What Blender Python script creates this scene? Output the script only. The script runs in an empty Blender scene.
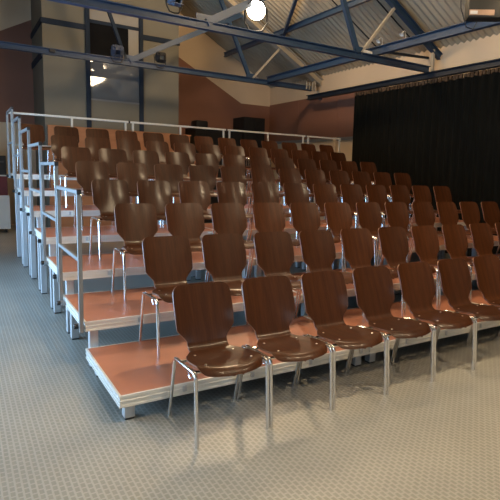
import bpy, bmesh, math, random
from mathutils import Vector, Matrix
random.seed(7)
sc = bpy.context.scene
COL = sc.collection
PI = math.pi

# ------------------------------------------------------------------ materials
def principled(name, col, rough=.5, metal=0.0, coat=0.0, spec=.5):
    m = bpy.data.materials.new(name); m.use_nodes = True
    b = m.node_tree.nodes['Principled BSDF']
    b.inputs['Base Color'].default_value = (*col, 1)
    b.inputs['Roughness'].default_value = rough
    b.inputs['Metallic'].default_value = metal
    b.inputs['Coat Weight'].default_value = coat
    b.inputs['Coat Roughness'].default_value = .18
    b.inputs['Specular IOR Level'].default_value = spec
    return m

def noisy(name, c1, c2, scale=(4, 4, 4), rough=.5, metal=0.0, detail=5, bump=0.0, coat=0.0, spec=.5):
    m = principled(name, c1, rough, metal, coat, spec)
    nt = m.node_tree; N = nt.nodes; L = nt.links; b = N['Principled BSDF']
    tc = N.new('ShaderNodeTexCoord'); mp = N.new('ShaderNodeMapping'); mp.inputs['Scale'].default_value = scale
    nz = N.new('ShaderNodeTexNoise'); nz.inputs['Scale'].default_value = 1; nz.inputs['Detail'].default_value = detail
    rp = N.new('ShaderNodeValToRGB')
    rp.color_ramp.elements[0].position = .33; rp.color_ramp.elements[1].position = .67
    rp.color_ramp.elements[0].color = (*c1, 1); rp.color_ramp.elements[1].color = (*c2, 1)
    L.new(tc.outputs['Object'], mp.inputs['Vector']); L.new(mp.outputs['Vector'], nz.inputs['Vector'])
    L.new(nz.outputs['Fac'], rp.inputs['Fac']); L.new(rp.outputs['Color'], b.inputs['Base Color'])
    if bump:
        bp = N.new('ShaderNodeBump'); bp.inputs['Strength'].default_value = bump; bp.inputs['Distance'].default_value = .01
        L.new(nz.outputs['Fac'], bp.inputs['Height']); L.new(bp.outputs['Normal'], b.inputs['Normal'])
    return m

def wood_chair():
    m = principled('stained_plywood', (.1, .035, .015), .44, 0, .22, .14)
    nt = m.node_tree; N = nt.nodes; L = nt.links; b = N['Principled BSDF']
    tc = N.new('ShaderNodeTexCoord'); oi = N.new('ShaderNodeObjectInfo')
    ml = N.new('ShaderNodeMath'); ml.operation = 'MULTIPLY'; ml.inputs[1].default_value = 37.0
    L.new(oi.outputs['Random'], ml.inputs[0])
    cx = N.new('ShaderNodeCombineXYZ'); L.new(ml.outputs[0], cx.inputs['X']); L.new(ml.outputs[0], cx.inputs['Z'])
    ad = N.new('ShaderNodeVectorMath'); ad.operation = 'ADD'
    L.new(tc.outputs['Object'], ad.inputs[0]); L.new(cx.outputs[0], ad.inputs[1])
    mp = N.new('ShaderNodeMapping'); mp.inputs['Scale'].default_value = (9, .8, .8)
    L.new(ad.outputs[0], mp.inputs['Vector'])
    wv = N.new('ShaderNodeTexWave'); wv.wave_type = 'BANDS'; wv.bands_direction = 'X'
    wv.inputs['Scale'].default_value = .45; wv.inputs['Distortion'].default_value = 9; wv.inputs['Detail'].default_value = 3
    wv.inputs['Detail Scale'].default_value = .8
    L.new(mp.outputs[0], wv.inputs['Vector'])
    nz = N.new('ShaderNodeTexNoise'); nz.inputs['Scale'].default_value = 9; nz.inputs['Detail'].default_value = 4
    L.new(mp.outputs[0], nz.inputs['Vector'])
    mx = N.new('ShaderNodeMath'); mx.operation = 'MULTIPLY_ADD'; mx.inputs[1].default_value = .75
    L.new(nz.outputs['Fac'], mx.inputs[0])
    m2 = N.new('ShaderNodeMath'); m2.operation = 'MULTIPLY'; m2.inputs[1].default_value = .16
    L.new(wv.outputs['Fac'], m2.inputs[0]); L.new(m2.outputs[0], mx.inputs[2])
    rp = N.new('ShaderNodeValToRGB'); e = rp.color_ramp.elements
    e[0].position = .1; e[0].color = (.027, .0082, .0026, 1); e[1].position = .85; e[1].color = (.074, .0235, .0074, 1)
    L.new(mx.outputs[0], rp.inputs['Fac'])
    # per-chair tone
    hs = N.new('ShaderNodeHueSaturation'); mr = N.new('ShaderNodeMapRange')
    mr.inputs['To Min'].default_value = .8; mr.inputs['To Max'].default_value = 1.2
    L.new(oi.outputs['Random'], mr.inputs['Value']); L.new(mr.outputs[0], hs.inputs['Value'])
    L.new(rp.outputs['Color'], hs.inputs['Color']); L.new(hs.outputs['Color'], b.inputs['Base Color'])
    return m

def floor_mat():
    m = principled('studded_floor', (.3, .29, .26), .42)
    nt = m.node_tree; N = nt.nodes; L = nt.links; b = N['Principled BSDF']
    tc = N.new('ShaderNodeTexCoord')
    mp = N.new('ShaderNodeMapping'); mp.inputs['Rotation'].default_value = (0, 0, PI / 2)
    L.new(tc.outputs['Object'], mp.inputs['Vector'])
    br = N.new('ShaderNodeTexBrick'); br.offset = .5; br.inputs['Scale'].default_value = 1
    br.inputs['Brick Width'].default_value = .046; br.inputs['Row Height'].default_value = .030
    br.inputs['Mortar Size'].default_value = .0065; br.inputs['Mortar Smooth'].default_value = .5
    br.inputs['Color1'].default_value = (.235, .224, .187, 1); br.inputs['Color2'].default_value = (.255, .241, .202, 1)
    br.inputs['Mortar'].default_value = (.335, .318, .272, 1)
    L.new(mp.outputs[0], br.inputs['Vector'])
    nz = N.new('ShaderNodeTexNoise'); nz.inputs['Scale'].default_value = 1.1; nz.inputs['Detail'].default_value = 6
    L.new(tc.outputs['Object'], nz.inputs['Vector'])
    mr = N.new('ShaderNodeMapRange'); mr.inputs['From Min'].default_value = .3; mr.inputs['From Max'].default_value = .7
    mr.inputs['To Min'].default_value = .88; mr.inputs['To Max'].default_value = 1.1
    L.new(nz.outputs['Fac'], mr.inputs['Value'])
    vm = N.new('ShaderNodeVectorMath'); vm.operation = 'SCALE'
    L.new(br.outputs['Color'], vm.inputs[0]); L.new(mr.outputs[0], vm.inputs['Scale'])
    L.new(vm.outputs[0], b.inputs['Base Color'])
    bp = N.new('ShaderNodeBump'); bp.inputs['Strength'].default_value = .35; bp.inputs['Distance'].default_value = .003
    L.new(br.outputs['Fac'], bp.inputs['Height']); L.new(bp.outputs['Normal'], b.inputs['Normal'])
    return m

def emit(name, col, s):
    m = bpy.data.materials.new(name); m.use_nodes = True
    nt = m.node_tree; nt.nodes.clear()
    e = nt.nodes.new('ShaderNodeEmission'); o = nt.nodes.new('ShaderNodeOutputMaterial')
    e.inputs['Color'].default_value = (*col, 1); e.inputs['Strength'].default_value = s
    nt.links.new(e.outputs[0], o.inputs['Surface'])
    return m

M = {}
M['wood'] = wood_chair()
M['ply_edge'] = noisy('plywood_edge', (.13, .045, .018), (.21, .08, .035), (40, 3, 90), .45)
M['chrome'] = principled('chrome', (.78, .77, .76), .14, 1.0)
M['rivet'] = principled('rivet_steel', (.8, .78, .74), .3, 1.0)
M['plastic'] = principled('black_plastic', (.012, .012, .013), .45)
M['floor'] = floor_mat()
M['deck'] = noisy('phenolic_deck', (.36, .135, .072), (.425, .16, .086), (2.2, 5, 3), .42, bump=.02)
M['alu'] = noisy('brushed_aluminium', (.72, .69, .62), (.80, .765, .69), (3, 60, 60), .36, .35)
M['alu_leg'] = noisy('anodised_aluminium', (.50, .50, .50), (.58, .58, .58), (40, 40, 3), .40, .6)
M['rail'] = noisy('railing_aluminium', (.20, .205, .205), (.25, .255, .25), (40, 40, 3), .42, .3)
M['rail_warm_lit'] = noisy('warm_lit_railing', (.56, .53, .46), (.62, .59, .51), (40, 40, 3), .45)  # warm lamplight painted into the aluminium colour of the back railing
M['cream'] = noisy('cream_wall_paint', (.60, .47, .325), (.66, .52, .36), (.7, .7, .9), .8, spec=.2)
M['brown'] = noisy('red_brown_wall_paint', (.22, .105, .07), (.255, .12, .08), (.6, .6, .8), .7, spec=.3)
M['blue'] = noisy('blue_steel_paint', (.019, .044, .088), (.025, .054, .105), (3, 3, 3), .42)
M['trackblue'] = noisy('dark_track_paint', (.008, .014, .024), (.011, .019, .030), (3, 3, 3), .5)
M['greyblue'] = noisy('grey_blue_frame_paint', (.016, .025, .042), (.021, .032, .05), (3, 3, 3), .75, spec=.15)
M['creamsteel'] = noisy('cream_steel_paint', (.38, .34, .27), (.44, .39, .31), (3, 3, 3), .5)
M['roof'] = noisy('fibre_cement_roof', (.35, .305, .222), (.45, .39, .29), (.8, 1.5, 1), .85, spec=.15)
M['curtain'] = noisy('black_molton', (.0065, .0064, .0048), (.009, .009, .0068), (12, 30, 2), .95, spec=.08)
M['header'] = noisy('curtain_header_tape', (.055, .035, .02), (.12, .08, .05), (10, 18, 10), .9, spec=.1)
M['booth'] = noisy('booth_panel_paint', (.15, .143, .112), (.172, .163, .128), (.8, .8, .8), .6, spec=.3)
M['booth_dark'] = noisy('booth_dark_opening', (.008, .008, .009), (.012, .012, .012), (2, 2, 2), .8, spec=.03)
M['booth_grey'] = noisy('booth_grey_panel', (.17, .17, .165), (.2, .2, .195), (2, 2, 2), .5)
M['glass'] = principled('window_glass', (.13, .14, .15), .04, 0, 0, 1)
M['glass'].node_tree.nodes['Principled BSDF'].inputs['IOR'].default_value = 1.9
M['panel_wood'] = noisy('orange_brown_panel', (.34, .14, .055), (.42, .18, .075), (1.2, 1.2, 9), .5)
M['black'] = noisy('matt_black', (.010, .009, .009), (.016, .015, .014), (3, 3, 3), .6, spec=.25)
M['gunmetal'] = noisy('dark_lamp_housing', (.025, .025, .026), (.04, .04, .04), (5, 5, 5), .45, .3)
M['bluelamp'] = noisy('blue_grey_lamp_housing', (.07, .09, .14), (.09, .11, .17), (5, 5, 5), .4, .3)
M['white'] = noisy('white_enamel', (.62, .60, .55), (.68, .66, .61), (5, 5, 5), .4)
M['redbrown'] = noisy('dark_red_cover', (.07, .008, .010), (.10, .012, .014), (4, 4, 4), .7)
M['palegrey'] = noisy('pale_grey_panel', (.42, .44, .42), (.48, .50, .47), (1, 1, 1), .5)
M['tan'] = noisy('tan_label', (.36, .22, .13), (.45, .28, .18), (8, 8, 8), .6)
M['olive'] = noisy('olive_black_casing', (.022, .020, .014), (.034, .030, .022), (4, 4, 4), .5)
M['daywall'] = noisy('front_hall_wall_paint', (.42, .38, .32), (.48, .43, .36), (.7, .7, .9), .8)
M['lampglow'] = emit('lamp_lens_glow', (1.0, .78, .50), 120)
M['opal'] = emit('opal_globe_glow', (1.0, .75, .47), 26)
M['opal_fill'] = emit('opal_fill_glow', (1.0, .70, .40), 60)  # glow of the added globe that washes the back walls
M['daylight_dim'] = emit('daylight_pane_dim', (.5, .74, 1.0), 5.0)
M['daylight'] = emit('daylight_pane', (.38, .65, 1.0), 20.0)
M['frontlight'] = emit('front_window_pane', (.86, .92, 1.0), 3.2)

# ------------------------------------------------------------------ mesh helpers
class MB:
    def __init__(s): s.bm = bmesh.new()
    def box(s, x0, x1, y0, y1, z0, z1, bevel=0.0, mat=None):
        b = bmesh.new(); bmesh.ops.create_cube(b, size=1)
        for v in b.verts:
            v.co = Vector(((x0 + x1) / 2 + v.co.x * (x1 - x0), (y0 + y1) / 2 + v.co.y * (y1 - y0), (z0 + z1) / 2 + v.co.z * (z1 - z0)))
        if bevel: bmesh.ops.bevel(b, geom=b.edges[:], offset=bevel, segments=2, affect='EDGES', profile=.5)
        s.join(b, mat); return s
    def join(s, b, mat=None):
        if mat is not None: b.transform(mat)
        me = bpy.data.meshes.new('tmp'); b.to_mesh(me); b.free(); s.bm.from_mesh(me); bpy.data.meshes.remove(me)
    def beam(s, a, b, w, h, up=(0, 0, 1)):
        a = Vector(a); b = Vector(b); d = (b - a); L = d.length; d.normalize()
        u = Vector(up); x = d.cross(u)
        if x.length < 1e-4: x = d.cross(Vector((0, 1, 0)))
        x.normalize(); z = x.cross(d).normalized()
        m = Matrix((x, d, z)).transposed().to_4x4(); m.translation = a
        return s.box(-w / 2, w / 2, 0, L, -h / 2, h / 2, mat=m)
    def ibeam(s, a, b, w, h, t=.014, up=(0, 0, 1)):
        a = Vector(a); b = Vector(b); d = (b - a); L = d.length; d.normalize()
        x = d.cross(Vector(up)).normalized(); z = x.cross(d).normalized()
        m = Matrix((x, d, z)).transposed().to_4x4(); m.translation = a
        s.box(-w / 2, w / 2, 0, L, h / 2 - t, h / 2, mat=m)
        s.box(-w / 2, w / 2, 0, L, -h / 2, -h / 2 + t, mat=m)
        s.box(-t / 2, t / 2, 0, L, -h / 2 + t, h / 2 - t, mat=m); return s
    def tube(s, pts, r, n=10, caps=True):
        pts = [Vector(p) for p in pts]; rings = []
        t0 = (pts[1] - pts[0]).normalized()
        ref = Vector((0, 0, 1)) if abs(t0.z) < .9 else Vector((1, 0, 0))
        x = t0.cross(ref).normalized()
        for i, p in enumerate(pts):
            if i == 0: t = pts[1] - pts[0]
            elif i == len(pts) - 1: t = pts[-1] - pts[-2]
            else: t = (pts[i + 1] - p).normalized() + (p - pts[i - 1]).normalized()
            t.normalize(); x = (x - t * x.dot(t)).normalized(); y = t.cross(x)
            rings.append([s.bm.verts.new(p + r * (math.cos(2 * PI * k / n) * x + math.sin(2 * PI * k / n) * y)) for k in range(n)])
        for a, b in zip(rings, rings[1:]):
            for k in range(n): s.bm.faces.new((a[k], a[(k + 1) % n], b[(k + 1) % n], b[k]))
        if caps:
            s.bm.faces.new(rings[0][::-1]); s.bm.faces.new(rings[-1])
        return s
    def lathe(s, prof, n=24, mat=None):
        b = bmesh.new(); rings = []
        for r, z in prof:
            if r < 1e-5: rings.append([b.verts.new((0, 0, z))])
            else: rings.append([b.verts.new((r * math.cos(2 * PI * k / n), r * math.sin(2 * PI * k / n), z)) for k in range(n)])
        for a, c in zip(rings, rings[1:]):
            for k in range(n):
                k2 = (k + 1) % n
                if len(a) == 1 and len(c) == 1: continue
                if len(a) == 1: b.faces.new((a[0], c[k], c[k2]))
                elif len(c) == 1: b.faces.new((a[k], a[k2], c[0]))
                else: b.faces.new((a[k], a[k2], c[k2], c[k]))
        bmesh.ops.recalc_face_normals(b, faces=b.faces[:])
        s.join(b, mat); return s
    def prism(s, poly, axis, a, b):
        # poly of 2-D points extruded along axis ('x' or 'y') from a to b
        f = (lambda p, t: (t, p[0], p[1])) if axis == 'x' else (lambda p, t: (p[0], t, p[1]))
        v0 = [s.bm.verts.new(f(p, a)) for p in poly]; v1 = [s.bm.verts.new(f(p, b)) for p in poly]
        n = len(poly); s.bm.faces.new(v0); s.bm.faces.new(v1[::-1])
        for i in range(n): s.bm.faces.new((v0[i], v1[i], v1[(i + 1) % n], v0[(i + 1) % n]))
        return s
    def build(s, name, m, parent=None, smooth=False, angle=None):
        bmesh.ops.recalc_face_normals(s.bm, faces=s.bm.faces[:])
        me = bpy.data.meshes.new(name); s.bm.to_mesh(me); s.bm.free()
        if smooth:
            me.polygons.foreach_set('use_smooth', [True] * len(me.polygons))
            me.set_sharp_from_angle(angle=math.radians(angle or 40))
        me.materials.append(M[m] if isinstance(m, str) else m)
        o = bpy.data.objects.new(name, me); COL.objects.link(o)
        if parent is not None: o.parent = parent
        return o

def empty(name, loc=(0, 0, 0), rz=0.0):
    o = bpy.data.objects.new(name, None); COL.objects.link(o); o.location = loc; o.rotation_euler = (0, 0, rz)
    o.empty_display_size = .1
    return o
def tag(o, label=None, cat=None, group=None, kind=None):
    if label: o['label'] = label
    if cat: o['category'] = cat
    if group: o['group'] = group
    if kind: o['kind'] = kind
    return o
def struct(o, label, cat): return tag(o, label, cat, kind='structure')
KIDS = {}
def copy_tree(o, parent=None):
    c = o.copy(); COL.objects.link(c)
    if parent is not None: c.parent = parent
    for ch in list(o.children): copy_tree(ch, c)
    return c
ORD = ['first', 'second', 'third', 'fourth', 'fifth', 'sixth', 'seventh', 'eighth', 'ninth', 'tenth', 'eleventh', 'twelfth', 'thirteenth']

# ------------------------------------------------------------------ dimensions
XL, XR, YB, YF = -2.9, 8.2, 12.4, -9.0
RX, RZ, SL = 2.66, 7.6, .575             # ridge and roof slope
def roofz(x): return RZ - SL * abs(x - RX)
def dz(k): return -.0218 + .2086 * k      # deck top of tier k
DW = 7.14

# ------------------------------------------------------------------ shell of the hall
fl = MB().box(XL - .2, XR + .2, YF - .2, YB + .2, -.1, 0).build('floor', 'floor')
struct(fl, 'grey embossed rubber floor of the hall', 'floor')
mb = MB(); mb.prism([(XL, 0), (XR, 0), (XR, roofz(XR) + .1), (RX, RZ + .1), (XL, roofz(XL) + .1)], 'y', YB, YB + .2)
struct(mb.build('wall_back', 'cream'), 'cream painted gable wall at the back of the hall', 'wall')
mb = MB(); mb.prism([(XL, 0), (XR, 0), (XR, roofz(XR) + .1), (RX, RZ + .1), (XL, roofz(XL) + .1)], 'y', YF - .2, YF)
struct(mb.build('wall_front', 'daywall'), 'wall behind the camera', 'wall')
struct(MB().box(XR, XR + .2, YF, YB, 0, 4.50).build('wall_right', 'cream'), 'cream right wall above the black curtain', 'wall')
struct(MB().box(XL - .2, XL, YF, YB, 0, 4.50).build('wall_left', 'daywall'), 'left wall of the hall', 'wall')
# brown painted dado fields (a thin layer of render on the walls)
mb = MB(); mb.prism([(XL, 2.66), (XR, 2.66), (XR, 3.80), (7.10, 3.80), (RX, 6.22), (XL, 3.12)], 'y', YB - .02, YB)
struct(mb.build('trim_1', 'brown'), 'red brown painted field on the back wall following the roof slope', 'wall panel')
mb = MB()
for a, b in [(6.9, 8.595), (8.605, 10.6), (10.61, YB - .02)]: mb.box(XR - .02, XR, a, b, 2.62, 3.84)
struct(mb.build('trim_2', 'brown'), 'red brown panel band along the right wall', 'wall panel')
struct(MB().box(XR - .10, XR, 8.55, 8.67, 0, 2.62).build('trim_3', 'cream'), 'cream pilaster below the brown band on the right wall', 'pilaster')
struct(MB().box(XR - .06, XR, 7.2, YB - .02, 2.54, 2.62).build('trim_4', 'booth_grey'), 'grey ledge under the brown band on the right wall', 'ledge')

# corrugated roof, one sheet per side, waves run down the slope
def roof_side(x0, x1, name, label):
    mb = MB(); bm = mb.bm; pitch = .158; n = int((YB - YF) / pitch) * 8; prev = None
    nx = -SL if x1 > x0 else SL
    for i in range(n + 1):
        y = YF + (YB - YF) * i / n
        d = .021 * math.sin(2 * PI * (y - YF) / pitch)
        cur = [bm.verts.new((x, y, roofz(x) + d + e)) for x, e in ((x0, 0), (x1, 0))]
        cur += [bm.verts.new((x, y, roofz(x) + d + .02)) for x in (x1, x0)]
        if prev:
            for k in range(4): bm.faces.new((prev[k], cur[k], cur[(k + 1) % 4], prev[(k + 1) % 4]))
        prev = cur
    o = mb.build(name, 'roof', smooth=True, angle=60)
    struct(o, label, 'ceiling'); return o
roof_side(RX, XR + .25, 'ceiling', 'grey corrugated sheet roof sloping down to the right wall')
roof_side(RX, XL - .25, 'ceiling_left', 'grey corrugated sheet roof sloping down to the left wall')

# daylight windows (left wall and front wall, outside the photograph)
def wall_window(n, p0, p1, axis, mat, label):
    fr = MB()
    if axis == 'x':
        x = p0[0]; t = .05
        y0, y1, z0, z1 = p0[1], p1[1], p0[2], p1[2]
        fr.box(x, x + t, y0 - .07, y0, z0 - .07, z1 + .07).box(x, x + t, y1, y1 + .07, z0 - .07, z1 + .07)
        fr.box(x, x + t, y0, y1, z0 - .07, z0).box(x, x + t, y0, y1, z1, z1 + .07)
        for f in (1 / 3, 2 / 3): fr.box(x, x + t, y0 + (y1 - y0) * f - .025, y0 + (y1 - y0) * f + .025, z0, z1)
        pane = MB().box(x, x + .02, y0, y1, z0, z1)
    else:
        y = p0[1]; t = .05
        x0, x1, z0, z1 = p0[0], p1[0], p0[2], p1[2]
        fr.box(x0 - .07, x0, y, y + t, z0 - .07, z1 + .07).box(x1, x1 + .07, y, y + t, z0 - .07, z1 + .07)
        fr.box(x0, x1, y, y + t, z0 - .07, z0).box(x0, x1, y, y + t, z1, z1 + .07)
        for f in (1 / 3, 2 / 3): fr.box(x0 + (x1 - x0) * f - .025, x0 + (x1 - x0) * f + .025, y, y + t, z0, z1)
        pane = MB().box(x0, x1, y, y + .02, z0, z1)
    o = fr.build('window_%d' % n, 'white'); struct(o, label, 'window')
    pane.build('pane', mat, o)
wall_window(1, (XL, -2.2, 1.0), (XL, .6, 3.0), 'x', 'daylight_dim', 'daylit window in the left wall')
wall_window(2, (XL, 1.4, .35), (XL, 5.6, 1.75), 'x', 'daylight', 'daylit window in the left wall further back')
wall_window(3, (-.2, YF, 1.4), (1.3, YF, 3.9), 'y', 'frontlight', 'tall window in the front wall')
wall_window(4, (3.6, YF, 1.4), (5.1, YF, 3.9), 'y', 'frontlight', 'second tall window in the front wall')

# ------------------------------------------------------------------ roof steel
TRUSS_Y = [.55, 5.0, 9.45, -3.9]
CZ = 3.93
CZS = {5.0: 3.90, 9.45: 4.01, .55: 3.93, -3.9: 3.93}
def truss(Y, label):
    CZ = CZS[Y]
    root = tag(empty('roof_truss', (0, Y, 0)), label, 'truss', 'blue steel roof trusses')
    MB().ibeam((XL, 0, CZ), (XR - .35, 0, CZ), .11, .13).build('bottom_chord', 'blue', root)
    off = .22
    for s, x1 in ((1, XR - .02), (-1, XL + .02)):
        mb = MB().ibeam((RX, 0, RZ - off), (x1, 0, roofz(x1) - off), .20 if Y > 9 else .10, .18 if Y > 9 else .14)
        mb.build('rafter', 'creamsteel' if Y > 9 else 'blue', root)
    def web(a, b, m='blue', w=.07, h=.07):
        MB().beam((a[0], 0, a[1]), (b[0], 0, b[1]), w, h).build('web_member', m, root)
    rz = lambda x: roofz(x) - off - .06
    web((2.70, CZ + .05), (5.60, rz(5.60)), w=.09, h=.12)
    if Y > 9: web((2.62, CZ + .05), (1.72, rz(1.72) - .25), 'greyblue')
    web((5.85, CZ + .05), (4.92, rz(4.92)), w=.08, h=.09)
    web((5.93, CZ + .05), (6.76, rz(6.76)), 'creamsteel', .05, .05)
    web((-.53, CZ + .05), (.40, rz(.40)), w=.08, h=.09)
    web((-.61, CZ + .05), (-1.44, rz(-1.44)), 'creamsteel', .05, .05)
    for x in (RX, 5.89, -.57): MB().box(x - .14, x + .14, -.012, .012, CZ - .02, CZ + .17).build('gusset_plate', 'blue', root)
    # end foot: hanger between rafter and chord
    ft = MB().box(7.93, 7.98, -.03, .03, CZ - .05, roofz(7.95) - off)
    ft.build('end_post', 'creamsteel', root)
    if Y > 9:
        for i in range(4): MB().tube([(7.62 + i * .10, -.09, CZ - .04), (7.62 + i * .10, -.09, CZ + .16)], .022, 8).build('end_bolt', 'creamsteel', root)
    return root
truss(TRUSS_Y[1], 'blue steel roof truss crossing the upper right, nearest the camera')
truss(TRUSS_Y[2], 'blue steel roof truss with a cream rafter, in front of the control booth')
t0 = truss(TRUSS_Y[0], 'blue steel roof truss above the front row of chairs')

tag(MB().ibeam((6.42, -2.0, CZ + .155), (6.42, 9.5, CZ + .155), .10, .16).build('longitudinal_beam', 'blue'),
    'blue steel beam lying across the truss bottom chords on the right', 'beam')
def purlin(x, y0, label):
    z = roofz(x) - .15
    o = MB().ibeam((x, y0, z), (x, YB, z), .08, .13).build('purlin', 'blue')
    tag(o, label, 'purlin', 'roof purlins')
purlin(6.5, -2, 'blue roof purlin under the corrugated sheets, lower right slope')
purlin(4.55, -2, 'blue roof purlin under the corrugated sheets, higher on the slope')
tag(MB().beam((6.62, 9.1, roofz(6.62) - .20), (5.0, 5.2, roofz(5.0) - .20), .07, .09).build('roof_brace', 'blue'),
    'dark blue diagonal brace between the two trusses under the right roof slope', 'brace')
for x, y, lbl in [(6.9, 6.6, 'thin dark sag rod on the roof sheets, nearer the far truss'), (6.9, 5.5, 'thin dark sag rod on the roof sheets, nearer the near truss')]:
    tag(MB().beam((x - 1.2, y, roofz(x - 1.2) - .04), (x + .9, y, roofz(x + .9) - .04), .02, .02).build('sag_rod', 'gunmetal'), lbl, 'rod', 'roof sag rods')

# ------------------------------------------------------------------ curtain
CXX = 7.80
tr = tag(empty('curtain_track', (CXX, 0, 0)), 'dark blue curtain track beam along the right wall', 'curtain track')
MB().ibeam((0, -3, 3.76), (0, 9.55, 3.76), .12, .13).build('track_beam', 'trackblue', tr)
br = MB()
for y in (-2, 1, 4, 7, 9.4): br.box(.05, XR - CXX, y - .03, y + .03, 3.73, 3.79)
br.build('wall_bracket', 'blue', tr)
cu = tag(empty('stage_curtain', (CXX, 7.42, 0)), 'black floor length stage curtain hanging along the right wall', 'curtain')
def drape(z0, z1, name, mat, amp, off):
    mb = MB(); bm = mb.bm; L = 10.4; n = 560; prev = None
    for i in range(n + 1):
        t = L * i / n
        ph = 2 * PI * t / .21 + 1.3 * math.sin(t * 2.1)
        cur = []
        for z, a in ((z0, 1.25), ((z0 + z1) / 2, 1.0), (z1, .8)):
            cur.append(bm.verts.new((off + amp * a * math.sin(ph), -t, z)))
        for z, a in ((z1, .8), ((z0 + z1) / 2, 1.0), (z0, 1.25)):
            cur.append(bm.verts.new((off + .008 + amp * a * math.sin(ph), -t, z)))
        if prev:
            for k in range(6): bm.faces.new((prev[k], cur[k], cur[(k + 1) % 6], prev[(k + 1) % 6]))
        else: bm.faces.new(cur[::-1])
        prev = cur
    bm.faces.new(prev)
    return mb.build(name, mat, cu, smooth=True, angle=70)
drape(.02, 3.60, 'drape', 'curtain', .035, 0)
hd = MB()
for i in range(112):
    y = -.05 - i * .092; a = .012 * math.sin(i * 1.9)
    hd.box(-.022 + a, .022 + a, y - .032, y + .032, 3.585 + .008 * math.sin(i * 2.7), 3.672)
hd.build('heading_loops', 'header', cu)

# ------------------------------------------------------------------ control booth at the back
bx0, bx1, by = 1.02, 4.28, 10.5
bt = tag(empty('control_booth', (bx0, by, 0)), 'grey beige control booth with arched blue window frame at the back wall', 'booth')
ztop = 6.15
mb = MB()
W, D = bx1 - bx0, YB - .02 - by
mb.box(0, W, .03, D, 0, ztop)
mb.box(0, .96, 0, .03, 0, ztop).box(2.28, W, 0, .03, 0, ztop).box(.96, 2.28, 0, .03, 0, 2.66).box(.96, 2.28, 0, .03, 5.58, ztop)
mb.build('wall_panel', 'booth', bt)
fr = MB()
fr.box(.93, 1.03, -.05, .05, 2.46, 5.33).box(2.21, 2.31, -.05, .05, 2.46, 5.33)
arc = []
for i in range(13):
    a = PI - PI * i / 12
    sx = 1.0 if a > PI / 2 else -1.0
    cxx = 1.20 if a > PI / 2 else 2.04
    arc.append((cxx + .22 * math.cos(a), 5.33 + .22 * math.sin(a)))
for p, q in zip(arc, arc[1:]): fr.beam((p[0], 0, p[1]), (q[0], 0, q[1]), .10, .10)
fr.build('window_frame', 'greyblue', bt)
for a in ((-.03, .93, -.035, 0, 4.83, 4.95), (2.31, W + .02, -.035, 0, 4.83, 4.95), (-.03, 0, 0, D, 4.83, 4.95), (-.03, 0, 0, D, 4.08, 4.22)):
    MB().box(*a).build('frame_band', 'greyblue', bt)
MB().box(1.03, 2.21, .0, .03, 5.10, 5.33).build('top_light', 'booth_grey', bt)
MB().box(1.03, 2.21, -.012, .025, 5.02, 5.10).build('transom', 'greyblue', bt)
MB().box(1.03, 1.95, .0, .028, 4.30, 5.02).build('open_hatch', 'booth_dark', bt)
MB().box(1.95, 2.21, .0, .03, 4.30, 5.02).build('side_panel', 'booth_grey', bt)
MB().box(1.03, 2.21, .0, .02, 3.25, 4.30).build('window_pane', 'glass', bt)
MB().box(1.03, 2.21, -.01, .025, 3.21, 3.25).build('glazing_bar', 'booth_grey', bt)
MB().box(1.03, 2.21, .0, .03, 2.66, 3.21).build('lower_panel', 'booth', bt)
wp = tag(empty('wooden_partition', (1.06, 10.38, 0)), 'low orange brown wooden partition in front of the control booth', 'partition')
for i in range(3): MB().box(i * 1.17, i * 1.17 + 1.16, 0, .05, 0, 2.50).build('panel', 'panel_wood', wp)
MB().box(-.01, 3.52, -.02, .07, 2.50, 2.53).build('top_cap', 'panel_wood', wp)

# black things stored by the back wall
cb = tag(empty('storage_cupboard', (6.73, 11.4, 0)), 'tall black cupboard against the brown back wall behind the seating', 'cupboard')
MB().box(0, .74, .03, .8, 0, 3.28, .01).build('body', 'black', cb)
for i in (0, 1):
    d = MB().box(.02 + i * .355, .365 + i * .355, 0, .03, .08, 3.24, .004).build('door', 'black', cb)
    MB().box(.33 + i * .06, .35 + i * .06, -.025, 0, 1.5, 1.66).build('handle', 'gunmetal', d)
fc = tag(empty('flight_case', (5.12, 11.4, 0)), 'wide black case beside the tall cupboard behind the seating', 'case')
MB().box(0, 1.55, 0, .8, 0, 2.84, .012).build('body', 'black', fc)
MB().box(-.005, 1.555, -.006, .806, 2.2, 2.23).build('edge_strip', 'gunmetal', fc)
bg = tag(MB().box(5.17, 5.56, 11.45, 11.9, 2.84, 3.06, .06).build('equipment_bag', 'black', smooth=True),
         'small rounded black bag on top of the wide black case', 'bag')
# left edge: white trolley, dark red box
tw = tag(empty('white_trolley', (-1.1, 10.6, 0)), 'white panelled trolley at the far left behind the platforms', 'trolley')
MB().box(0, 1.34, 0, .6, .09, .87, .008).build('body', 'palegrey', tw)
MB().box(1.02, 1.035, -.004, 0, .12, .85).build('panel_gap', 'booth_grey', tw)
for x in (.08, 1.26):
    for y in (.08, .52):
        MB().lathe([(0, -.015), (.042, -.015), (.045, 0), (.042, .015), (0, .015)], 14, Matrix.Translation((x, y, .045)) @ Matrix.Rotation(PI / 2, 4, 'Y')).build('caster', 'plastic', tw, smooth=True)
rb = tag(empty('red_case', (-1.06, 10.63, .87)), 'dark red box standing on the white trolley at the far left', 'box')
MB().box(0, 1.27, 0, .5, 0, .44, .01).build('body', 'redbrown', rb)
MB().box(-.004, 1.274, -.004, .504, .44, .47, .004).build('lid', 'palegrey', rb)
bk = tag(empty('black_crate', (-1.04, 10.66, 1.34)), 'black crate on the dark red box at the far left', 'crate')
MB().box(0, 1.24, 0, .42, 0, .44, .012).build('body', 'black', bk)
MB().box(1.0, 1.2, -.012, 0, .28, .32, .004).build('handle', 'gunmetal', bk)

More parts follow.
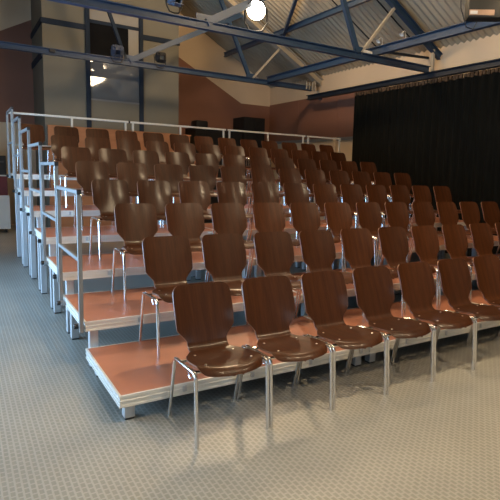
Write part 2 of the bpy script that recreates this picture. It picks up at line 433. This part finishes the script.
# ------------------------------------------------------------------ stage platforms
def platform(w):
    root = empty('stage_platform')
    T = .076
    MB().box(.014, w - .014, .014, .986, -.02, 0).build('deck_top', 'deck', root)
    mb = MB()
    for (a, b, c, d) in ((0, w, 0, .014), (0, w, .986, 1.0), (0, .014, .014, .986), (w - .014, w, .014, .986)):
        mb.box(a, b, c, d, -.014, .001)
    e = .005
    mb.box(e, w - e, e, .03, -T + .004, -.014).box(e, w - e, .97, 1 - e, -T + .004, -.014)
    mb.box(e, .03, .03, .97, -T + .004, -.014).box(w - .03, w - e, .03, .97, -T + .004, -.014)
    for z0, z1 in ((-.041, -.033), (-T, -T + .012)):
        mb.box(0, w, 0, .012, z0, z1).box(0, w, .988, 1, z0, z1).box(0, .012, .012, .988, z0, z1).box(w - .012, w, .012, .988, z0, z1)
    mb.build('edge_profile', 'alu', root)
    MB().box(.03, w - .03, .03, .97, -.045, -.021).build('underside', 'black', root)
    for x in [.42 + i * .505 for i in range(int((w - .42) / .505) + 1)]:
        MB().box(x - .013, x + .013, -.010, .0, -.052, -.012, .002).build('edge_clamp', 'alu_leg', root)
    return root
PLAT = {}
units = [(0, 2.04), (2.04, 2.04), (4.08, 2.04), (6.12, 1.02)]
unames = ['at the aisle end', 'second from the aisle', 'third from the aisle', 'short one by the curtain']
tiernames = ['lowest', 'second', 'third', 'fourth', 'fifth', 'sixth', 'top']
for k in range(1, 8):
    for u, (x0, w) in enumerate(units):
        w_ = w - .004
        if w_ not in PLAT: PLAT[w_] = platform(w_); o = PLAT[w_]
        else: o = copy_tree(PLAT[w_])
        for ch in list(o.children):
            if ch.name.startswith('leg'):
                for g in list(ch.children): bpy.data.objects.remove(g)
                bpy.data.objects.remove(ch)
        o.location = (x0, k - 1, dz(k))
        tag(o, 'red brown stage platform with aluminium edges on the %s tier, %s' % (tiernames[k - 1], unames[u]), 'stage platform', 'stage platforms on the %s tier' % tiernames[k - 1])
        lg = None
        for (lx, ly) in ((.043, .05), (w_ - .11, .05), (.043, .84), (w_ - .11, .84)):
            h = dz(k) - .076
            if lg is None:
                mb = MB().box(0, .066, 0, .066, -h + .012, 0, .004)
                # grooves in the extruded leg
                lg = mb.build('leg', 'alu_leg'); lg.parent = o
                ft = MB().box(.004, .062, .004, .062, -h, -h + .012).build('foot_cap', 'plastic', lg); L0 = lg
            else:
                L0 = copy_tree(lg, o)
            L0.location = (lx, ly, -.076)

# side railings, one per tier from the second up
for k in range(2, 8):
    root = tag(empty('side_railing', (-.022, k - 1, dz(k))), 'square tube aluminium side railing at the aisle end of the %s tier' % tiernames[k - 1], 'railing', 'side railings beside the platforms')
    h = 1.00; w = .031
    for y in (.02, .93):
        MB().box(-w / 2, w / 2, y - w / 2, y + w / 2, -.085, h - w / 2, .003).build('post', 'rail', root)
    MB().box(-w / 2, w / 2, .02 - w / 2, .93 + w / 2, h - w / 2, h + w / 2, .003).build('top_rail', 'rail', root)
    MB().box(-w / 2 + .003, w / 2 - .003, .02 + w / 2, .93 - w / 2, .47, .50, .002).build('middle_rail', 'rail', root)
    MB().box(-w / 2 - .002, w / 2 + .002, .02 - w / 2 - .014, .02 - w / 2, h - w / 2 - .004, h + w / 2 + .004, .004).build('end_cap', 'plastic', root)
    for y in (.07, .88):
        MB().lathe([(0, 0), (.02, 0), (.022, .008), (.02, .03), (.008, .034), (0, .034)], 12, Matrix.Translation((-w / 2, y, -.045)) @ Matrix.Rotation(-PI / 2, 4, 'Y')).build('clamp_knob', 'plastic', root, smooth=True)
        MB().box(-w / 2, w / 2 + .003, y - .035, y + .035, -.06, -.03).build('clamp_bracket', 'rail', root)

# railing along the back edge of the top tier
bnames = ['from the aisle corner', 'second from the aisle corner', 'third from the aisle corner', 'short one by the curtain']
for u, (x0, w) in enumerate(units):
    a, b = x0 + .03, x0 + w - .05
    if u == 3: b = x0 + w
    root = tag(empty('back_railing', (x0, 7.09, dz(7))), 'aluminium back railing with painted warm light on the top tier, %s' % bnames[u], 'railing', 'back railings of the top tier')
    h = 1.02; q = .034
    a -= x0; b -= x0
    posts = [a + .03, (a + b) / 2, b - .03] if u < 3 else [a + .03, b - .03]
    for x in posts: MB().box(x - q / 2, x + q / 2, -q / 2, q / 2, -.076, h - q / 2, .003).build('post', 'rail_warm_lit', root)
    MB().box(a - .02, b + .035 if u < 3 else b, -q / 2, q / 2, h - q / 2, h + q / 2, .003).build('top_rail', 'rail_warm_lit', root)
    MB().box(a + .05, b - .05, -.015, .015, .47, .50, .002).build('middle_rail', 'rail_warm_lit', root)
    MB().box(b + .025, b + .055, -.024, .024, h - .024, h + .024, .003).build('end_cap', 'plastic', root) if u < 3 else None

# ------------------------------------------------------------------ chairs
def shell(prof, nx, mod, name, mat, parent, thick=.011):
    """prof rows: (y, z, half width, (sag, rise) at the sides); mod(x, y): extra drop; a grid with real thickness"""
    mb = MB(); bm = mb.bm
    P = []
    for j, (y, z, hw, cv) in enumerate(prof):
        row = []
        for i in range(nx + 1):
            t = -1 + 2 * i / nx
            x = hw * t
            row.append(Vector((x, y - cv[0] * (x / .21) ** 2, z + cv[1] * (x / .21) ** 2 - (mod(x, y) if mod else 0))))
        P.append(row)
    nj = len(P)
    def nrm(j, i):
        a = P[min(j + 1, nj - 1)][i] - P[max(j - 1, 0)][i]; b = P[j][min(i + 1, nx)] - P[j][max(i - 1, 0)]
        n = b.cross(a)
        return n.normalized()
    A = [[bm.verts.new(P[j][i]) for i in range(nx + 1)] for j in range(nj)]
    B = [[bm.verts.new(P[j][i] - thick * nrm(j, i)) for i in range(nx + 1)] for j in range(nj)]
    for j in range(nj - 1):
        for i in range(nx):
            bm.faces.new((A[j][i], A[j][i + 1], A[j + 1][i + 1], A[j + 1][i]))
            bm.faces.new((B[j][i], B[j + 1][i], B[j + 1][i + 1], B[j][i + 1]))
    ef = []
    for j in range(nj - 1):
        ef.append(bm.faces.new((A[j][0], A[j + 1][0], B[j + 1][0], B[j][0])))
        ef.append(bm.faces.new((A[j][nx], B[j][nx], B[j + 1][nx], A[j + 1][nx])))
    for i in range(nx):
        ef.append(bm.faces.new((A[0][i], B[0][i], B[0][i + 1], A[0][i + 1])))
        ef.append(bm.faces.new((A[-1][i], A[-1][i + 1], B[-1][i + 1], B[-1][i])))
    for f in ef: f.material_index = 1
    o = mb.build(name, mat, parent, smooth=True, angle=50)
    o.data.materials.append(M['ply_edge'])
    return o

def lerp(pts, t):
    for (a, va), (b, vb) in zip(pts, pts[1:]):
        if t <= b:
            f = (t - a) / (b - a) if b > a else 0
            return tuple(p + (q - p) * f for p, q in zip(va, vb))
    return pts[-1][1]

def make_chair():
    root = empty('plywood_chair')
    # --- seat
    prof = []
    path = [(-.066, .4545), (.02, .4545), (.07, .453), (.13, .446), (.20, .439), (.27, .436), (.32, .437), (.35, .441)]
    wid = [(.15, .213), (.22, .208), (.28, .192), (.32, .165), (.35, .142)]
    def interp(tab, y):
        for (a, va), (b, vb) in zip(tab, tab[1:]):
            if y <= b: return va + (vb - va) * (y - a) / (b - a)
        return tab[-1][1]
    FY, FL, P1, P2 = .09, .155, 2.5, 2.1            # rounded front outline
    def sw(y):
        if y >= FY: return interp(wid, max(y, .15))
        return max(.03, .213 * (1 - min(1, (FY - y) / FL) ** P1) ** (1 / P2))
    def lip(x, y):                                    # the front edge rolls down along its outline
        yf = FY - FL * max(0, 1 - min(1, abs(x) / .213) ** P2) ** (1 / P1)
        e = max(0, y - yf); side = max(0, min(1, (.06 - yf) / .06))
        return .034 * side * max(0, 1 - e / .055) ** 2.2
    ys = [-.0648, -.064, -.0625, -.060, -.056, -.050, -.042, -.033, -.022, -.010, .004, .02, .04, .065, .09, .12, .15, .18, .22, .25, .28, .305, .33, .35]
    for y in ys: prof.append((y, interp(path, y), sw(y), (0, .010 * min(1, max(0, (y + .02) / .1)))))
    seat = shell(prof, 16, lip, 'seat', 'wood', root)
    # --- backrest : rises from the bend at the rear of the seat
    prof = []
    back_path = [(.441, .350), (.446, .366), (.456, .381), (.472, .393), (.49, .400), (.84, .542)]
    def by_(z):
        for (za, ya), (zb, yb) in zip(back_path, back_path[1:]):
            if z <= zb: return ya + (yb - ya) * (z - za) / (zb - za)
        return back_path[-1][1]
    zs = [.441, .446, .456, .472, .49, .505, .52, .535, .55, .562, .572, .582, .60, .64, .68, .72, .76, .785, .80, .811, .820, .828, .834, .838, .840]
    def bw(z):
        if z <= .49: return .137
        if z <= .572:
            t = (z - .49) / .082; t = t * t * (3 - 2 * t) * .35 + t * .65
            return .137 + (.199 - .137) * t
        if z <= .785: return .199 + .003 * math.sin((z - .572) / .213 * PI)
        r = .055; d = min(z - .785, r)
        return .199 - r + math.sqrt(max(0, r * r - d * d)) * .88 + r * .12 * (1 - (d / r) ** 4)
    for z in zs:
        c = max(0, min(1, (z - .47) / .2))
        prof.append((by_(z), z, bw(z), (.036 * c, .010 * (1 - c))))
    shell(prof, 14, None, 'backrest', 'wood', root)
    # --- steel frame
    r = .0115; W = .2345
    for s in (-1, 1):
        x0 = s * W; xs = s * W
        # front leg, rear leg, side rail with bent corners
        MB().tube([(x0, -.005, 0), (xs, .022, .405)], r, 10).build('leg', 'chrome', root, smooth=True)
        MB().tube([(x0, .462, 0), (xs, .362, .395)], r, 10).build('leg', 'chrome', root, smooth=True)
        MB().tube([(xs, .022, .405), (xs, .026, .418), (xs, .040, .428), (xs, .06, .431), (xs, .32, .424), (xs, .346, .42), (xs, .359, .408), (xs, .362, .395)], r, 10).build('side_rail', 'chrome', root, smooth=True)
    for y, z in ((.075, .424), (.30, .416)):
        MB().tube([(-W, y, z), (-.14, y, z - .008), (.14, y, z - .008), (W, y, z)], .009, 8).build('cross_bar', 'chrome', root, smooth=True)
    # wire linking hook on the left side rail
    xs = -W
    MB().tube([(xs, .06, .42), (xs - .002, .075, .395), (xs - .002, .10, .38), (xs - .002, .125, .395), (xs, .14, .42)], .0032, 6).build('linking_hook', 'chrome', root, smooth=True)
    for (x, y) in ((-.15, .075), (.15, .075), (-.13, .29), (.13, .29)):
        z = interp(path, y) + .010 * (x / .21) ** 2
        MB().lathe([(.0075, -.001), (.0075, .0015), (.004, .003), (0, .0032)], 10, Matrix.Translation((x, y, z))).build('rivet', 'rivet', seat, smooth=True)
    return root

proto = make_chair(); used = False
rows = {0: (.544, .4945, 8), 1: (.652, .507, 11), 2: (.680, .5035, 12), 3: (.690, .504, 12), 4: (.705, .505, 12), 5: (.70, .506, 12), 6: (.708, .505, 12), 7: (.375, .521, 13)}
rowphr = ['in the front row, standing on the floor', 'on the lowest platform tier, second row', 'on the second platform tier, third row',
          'on the third platform tier, fourth row', 'on the fourth platform tier, fifth row', 'on the fifth platform tier, sixth row',
          'on the sixth platform tier, seventh row', 'on the top platform tier, back row']
for k, (x0, p, n) in rows.items():
    for i in range(n):
        c = copy_tree(proto) if used else proto
        used = True
        j = .002 if k else .0005
        c.location = (x0 + i * p + random.uniform(-j, j), k - .478 + (-.05 if k == 7 else 0) + random.uniform(-j, j) * .5, dz(k) + .005 if k else 0)
        c.rotation_euler = (0, 0, math.radians(random.uniform(-.6, .6) if k else 0))
        if k == 7 and i == 0: c.rotation_euler[2] = math.radians(5)
        place = 'leftmost' if i == 0 else ORD[i] + ' from the left'
        tag(c, 'dark brown plywood chair %s, %s' % (rowphr[k], place), 'chair', 'plywood chairs ' + rowphr[k].split(',')[0])

# ------------------------------------------------------------------ lamps
def aim(loc, target):
    d = (Vector(target) - Vector(loc)).normalized()
    return d.to_track_quat('-Z', 'Y').to_matrix().to_4x4()
def stage_light(loc, target, label, house='gunmetal', lens='white', size=1.0, hang=-1, doors=True):
    """theatre fresnel: body looking along -Z of its own frame, yoke and clamp to the chord below (hang=-1)"""
    root = tag(empty('stage_light', loc), label, 'stage light', 'theatre lights on the trusses')
    R = aim(loc, target); s = size
    MB().lathe([(0, .20 * s), (.07 * s, .20 * s), (.095 * s, .17 * s), (.10 * s, .02 * s), (.115 * s, 0), (.115 * s, -.06 * s), (.105 * s, -.06 * s), (.10 * s, -.02 * s), (0, -.02 * s)], 20, R).build('housing', house, root, smooth=True)
    MB().lathe([(0, -.05 * s), (.05 * s, -.045 * s), (.098 * s, -.025 * s)], 20, R).build('lens', lens, root, smooth=True)
    for a in range(4 if doors else 0):
        bd = MB(); m = R @ Matrix.Rotation(a * PI / 2, 4, 'Z') @ Matrix.Translation((0, .12 * s, -.06 * s)) @ Matrix.Rotation(math.radians(-35), 4, 'X')
        bd.box(-.10 * s, .10 * s, -.003, .003, -.13 * s, 0, mat=m)
        bd.build('barn_door', house, root)
    yk = MB(); zz = hang * .24 * s
    ax = R.to_3x3() @ Vector((1, 0, 0)); ax.z = 0; ax.normalize()
    a = ax * .125 * s; c = Vector((0, 0, zz))
    off = R.to_3x3() @ Vector((0, 0, .06 * s))
    yk.tube([a + off, a + c * .6, a * .6 + c * .95, c, -a * .6 + c * .95, -a + c * .6, -a + off], .011 * s, 8)
    yk.build('yoke', 'gunmetal', root, smooth=True)
    return root
CT = CZ + .065
stage_light((3.60, 5.0, CT + .33), (.8, -.4, .9), 'lit theatre light glowing bright white on the near truss', 'gunmetal', 'lampglow', 1.5, doors=False)
stage_light((2.16, 5.0, CT + .24), (2.6, 0, 1.5), 'unlit blue grey theatre light on the near truss, left of the glowing one', 'bluelamp', 'gunmetal', 1.0)
stage_light((3.42, 9.42, CT + .24), (2.2, -3, 1.5), 'theatre light with white lens on the far truss, right of the booth window', 'gunmetal', 'white', 1.0)
stage_light((2.42, 9.42, CT + .24), (1.5, 4, 2.0), 'unlit blue grey theatre light on the far truss, before the booth window', 'bluelamp', 'bluelamp', 1.1)
for i, (x, lb) in enumerate([(1.0, 'lit theatre light on the front truss, aisle side'), (3.0, 'lit theatre light on the front truss, middle'), (5.2, 'lit theatre light on the front truss, curtain side')]):
    stage_light((x, .55, CT + .24), (x + .3, 2.5 + .5 * i, 0), lb, 'gunmetal', 'lampglow', 1.0)

truss(TRUSS_Y[3], 'blue steel roof truss over the open floor in front of the seating')
FRONT = [(.6, 750), (2.6, 930), (4.6, 800)]  # added fill: unseen lamps that brighten the floor and front rows
lbar = tag(empty('fill_light_bar', (0, -2.6, 6.33)), 'added unseen bar carrying the fill lights over the open floor', 'lighting bar')
MB().tube([(.2, 0, 0), (5.1, 0, 0)], .024, 10).build('bar', 'gunmetal', lbar, smooth=True)
for x in (.7, 4.5): MB().tube([(x, 0, 0), (x, 0, roofz(x) - 6.34)], .012, 8).build('drop_rod', 'gunmetal', lbar, smooth=True)
for (x, e), side in zip(FRONT, ('left', 'middle', 'right')):
    stage_light((x, -2.6, 6.05), (x + .3, -1.1, 0), 'added theatre style fill light on the high bar, ' + side, 'gunmetal', 'lampglow', 1.0, hang=1)

def flood(loc, label):
    root = tag(empty('clip_flood', loc), label, 'lamp', 'small white floods on the longitudinal beam')
    root.scale = (.62, .62, .62)
    R = Matrix.Rotation(math.radians(35), 4, 'Y')
    MB().lathe([(0, .10), (.022, .10), (.028, .04), (.075, -.03), (.07, -.03), (.02, .02), (0, .02)], 16, R).build('bell_shade', 'white', root, smooth=True)
    MB().tube([(.05, 0, .08), (.09, 0, .12), (.15, 0, .10), (.17, 0, -.10)], .009, 8).build('arm', 'white', root, smooth=True)
    MB().box(.13, .2, -.03, .03, -.125, -.095).build('base_plate', 'white', root)
flood((6.33, 4.95, CZ + .313), 'small white bell flood on the blue beam, left of two')
flood((6.33, 4.30, CZ + .313), 'small white bell flood on the blue beam, right of two')
tag(MB().box(1.0, 1.12, 9.40, 9.48, CT, CT + .07, .006).build('junction_box', 'plastic'), 'small black box on the far truss chord, left of the booth window', 'box')
tag(MB().box(5.98, 6.2, 4.96, 5.04, 3.965 + .0, 3.965 + .06, .01).build('cable_tray_box', 'white'), 'small white fitting on the near truss chord beside its web node', 'box')

tag(MB().beam((6.86, 5.45, 4.21), (8.19, 5.36, 4.25), .05, .05).build('stay_rod', 'trackblue'), 'short dark stay rod reaching the right wall beside the near truss end', 'rod')
# suspended projector at the upper right
pj = tag(empty('projector', (5.52, 1.67, 3.86), math.radians(-38)), 'olive black projector hanging from the roof at the upper right corner', 'projector')
MB().box(-.42, .42, -.30, -.08, -.14, .20, .02).build('casing', 'olive', pj, smooth=True)
MB().box(-.405, -.08, -.312, -.299, -.115, -.045).build('label_plate', 'tan', pj)
MB().box(-.395, -.30, -.316, -.311, -.10, -.06).build('label_print', 'white', pj)
vs = MB()
for i in range(6): vs.box(.05, .34, -.306, -.299, -.09 + i * .03, -.078 + i * .03)
vs.build('vent_slots', 'black', pj)
MB().lathe([(0, 0), (.07, 0), (.075, .05), (.06, .07), (0, .06)], 18, Matrix.Translation((.28, -.30, .04)) @ Matrix.Rotation(PI / 2, 4, 'X')).build('lens', 'gunmetal', pj, smooth=True)
MB().tube([(-.15, -.2, .19), (-.15, -.2, roofz(5.33) - 3.95)], .02, 8).tube([(.2, -.2, .19), (.2, -.2, roofz(5.62) - 3.95)], .02, 8).build('ceiling_pole', 'gunmetal', pj, smooth=True)
ca = MB().tube([(6.05, 2.75, roofz(6.05) - .02), (6.06, 2.75, 4.7), (6.10, 2.75, 4.3), (6.22, 2.72, 4.02), (6.34, 2.68, 4.0), (6.36, 2.62, 4.12)], .009, 6)
tag(ca.build('hanging_cable', 'plastic', smooth=True), 'thin black cable hanging from the roof beside the projector', 'cable')

# opal globe lamps under the roof (one is mirrored in the booth window, one is an unseen added fill)
def globe(loc, r, label, mat='opal'):
    gl = tag(empty('globe_lamp', loc), label, 'lamp', 'opal globe lamps under the roof')
    MB().lathe([(r * math.sin(PI * i / 16), -r * math.cos(PI * i / 16)) for i in range(17)], 24).build('globe', mat, gl, smooth=True)
    MB().tube([(0, 0, r), (0, 0, roofz(loc[0]) - loc[2])], .02, 8).build('stem', 'gunmetal', gl)
    MB().lathe([(0, r * .94), (r * .24, r * .94), (r * .2, r * 1.12), (0, r * 1.16)], 18).build('cap', 'gunmetal', gl, smooth=True)
globe((3.9, 2.0, 5.3), .5, 'large lit opal globe lamp hanging above the middle of the seating')
globe((4.05, 6.6, 6.0), .36, 'added globe fill light high above the back rows, out of view', 'opal_fill')

def spot(loc, target, e, col, size, blend=.6, r=.08):
    l = bpy.data.lights.new('lamp_beam', 'SPOT'); l.energy = e; l.color = col; l.spot_size = math.radians(size); l.spot_blend = blend; l.shadow_soft_size = r
    o = bpy.data.objects.new('lamp_beam', l); COL.objects.link(o)
    d = (Vector(target) - Vector(loc)).normalized()
    o.location = Vector(loc) + d * .14; o.rotation_euler = d.to_track_quat('-Z', 'Y').to_euler()
WARM = (1.0, .74, .46)
spot((3.60, 5.0, CT + .24), (1.2, .2, .6), 170, WARM, 110)
for i, x in enumerate((1.0, 3.0, 5.2)):
    spot((x, .55, CT + .24), (x + .3, 2.5 + .5 * i, 0), 45, WARM, 120)
spot((1.0, .55, CT + .24), (.9, 6.4, 1.75), 300, WARM, 42)

for x, e in FRONT:
    spot((x, -2.6, 6.05), (x + .3, -1.1, 0), e, (1.0, .78, .50), 92, .6, .09)

# ------------------------------------------------------------------ world, camera, view
w = bpy.data.worlds.new('hall_air'); sc.world = w; w.use_nodes = True
w.node_tree.nodes['Background'].inputs['Color'].default_value = (.55, .65, .8, 1)
w.node_tree.nodes['Background'].inputs['Strength'].default_value = .3

f, cx, cy, cz, yaw, pitch, roll = 515.2368, -.7786, -3.10293, 1.58247, .58664, .12804, .03177
F = Vector((math.sin(yaw) * math.cos(pitch), math.cos(yaw) * math.cos(pitch), -math.sin(pitch)))
r0 = Vector((math.cos(yaw), -math.sin(yaw), 0)); u0 = r0.cross(F)
r = math.cos(roll) * r0 + math.sin(roll) * u0; u = -math.sin(roll) * r0 + math.cos(roll) * u0
cam = bpy.data.cameras.new('camera'); co = bpy.data.objects.new('camera', cam); COL.objects.link(co)
m = Matrix((r, u, -F)).transposed().to_4x4(); m.translation = (cx, cy, cz); co.matrix_world = m
cam.sensor_fit = 'HORIZONTAL'; cam.sensor_width = 36; cam.lens = f / 500 * 36
cam.shift_x = -48.3312 / 500; cam.shift_y = -9.9162 / 500
cam.clip_start = .05
sc.camera = co
vs_ = sc.view_settings; vs_.view_transform = 'Standard'; vs_.look = 'None'; vs_.gamma = 1; vs_.use_curve_mapping = False
vs_.exposure = 0.22
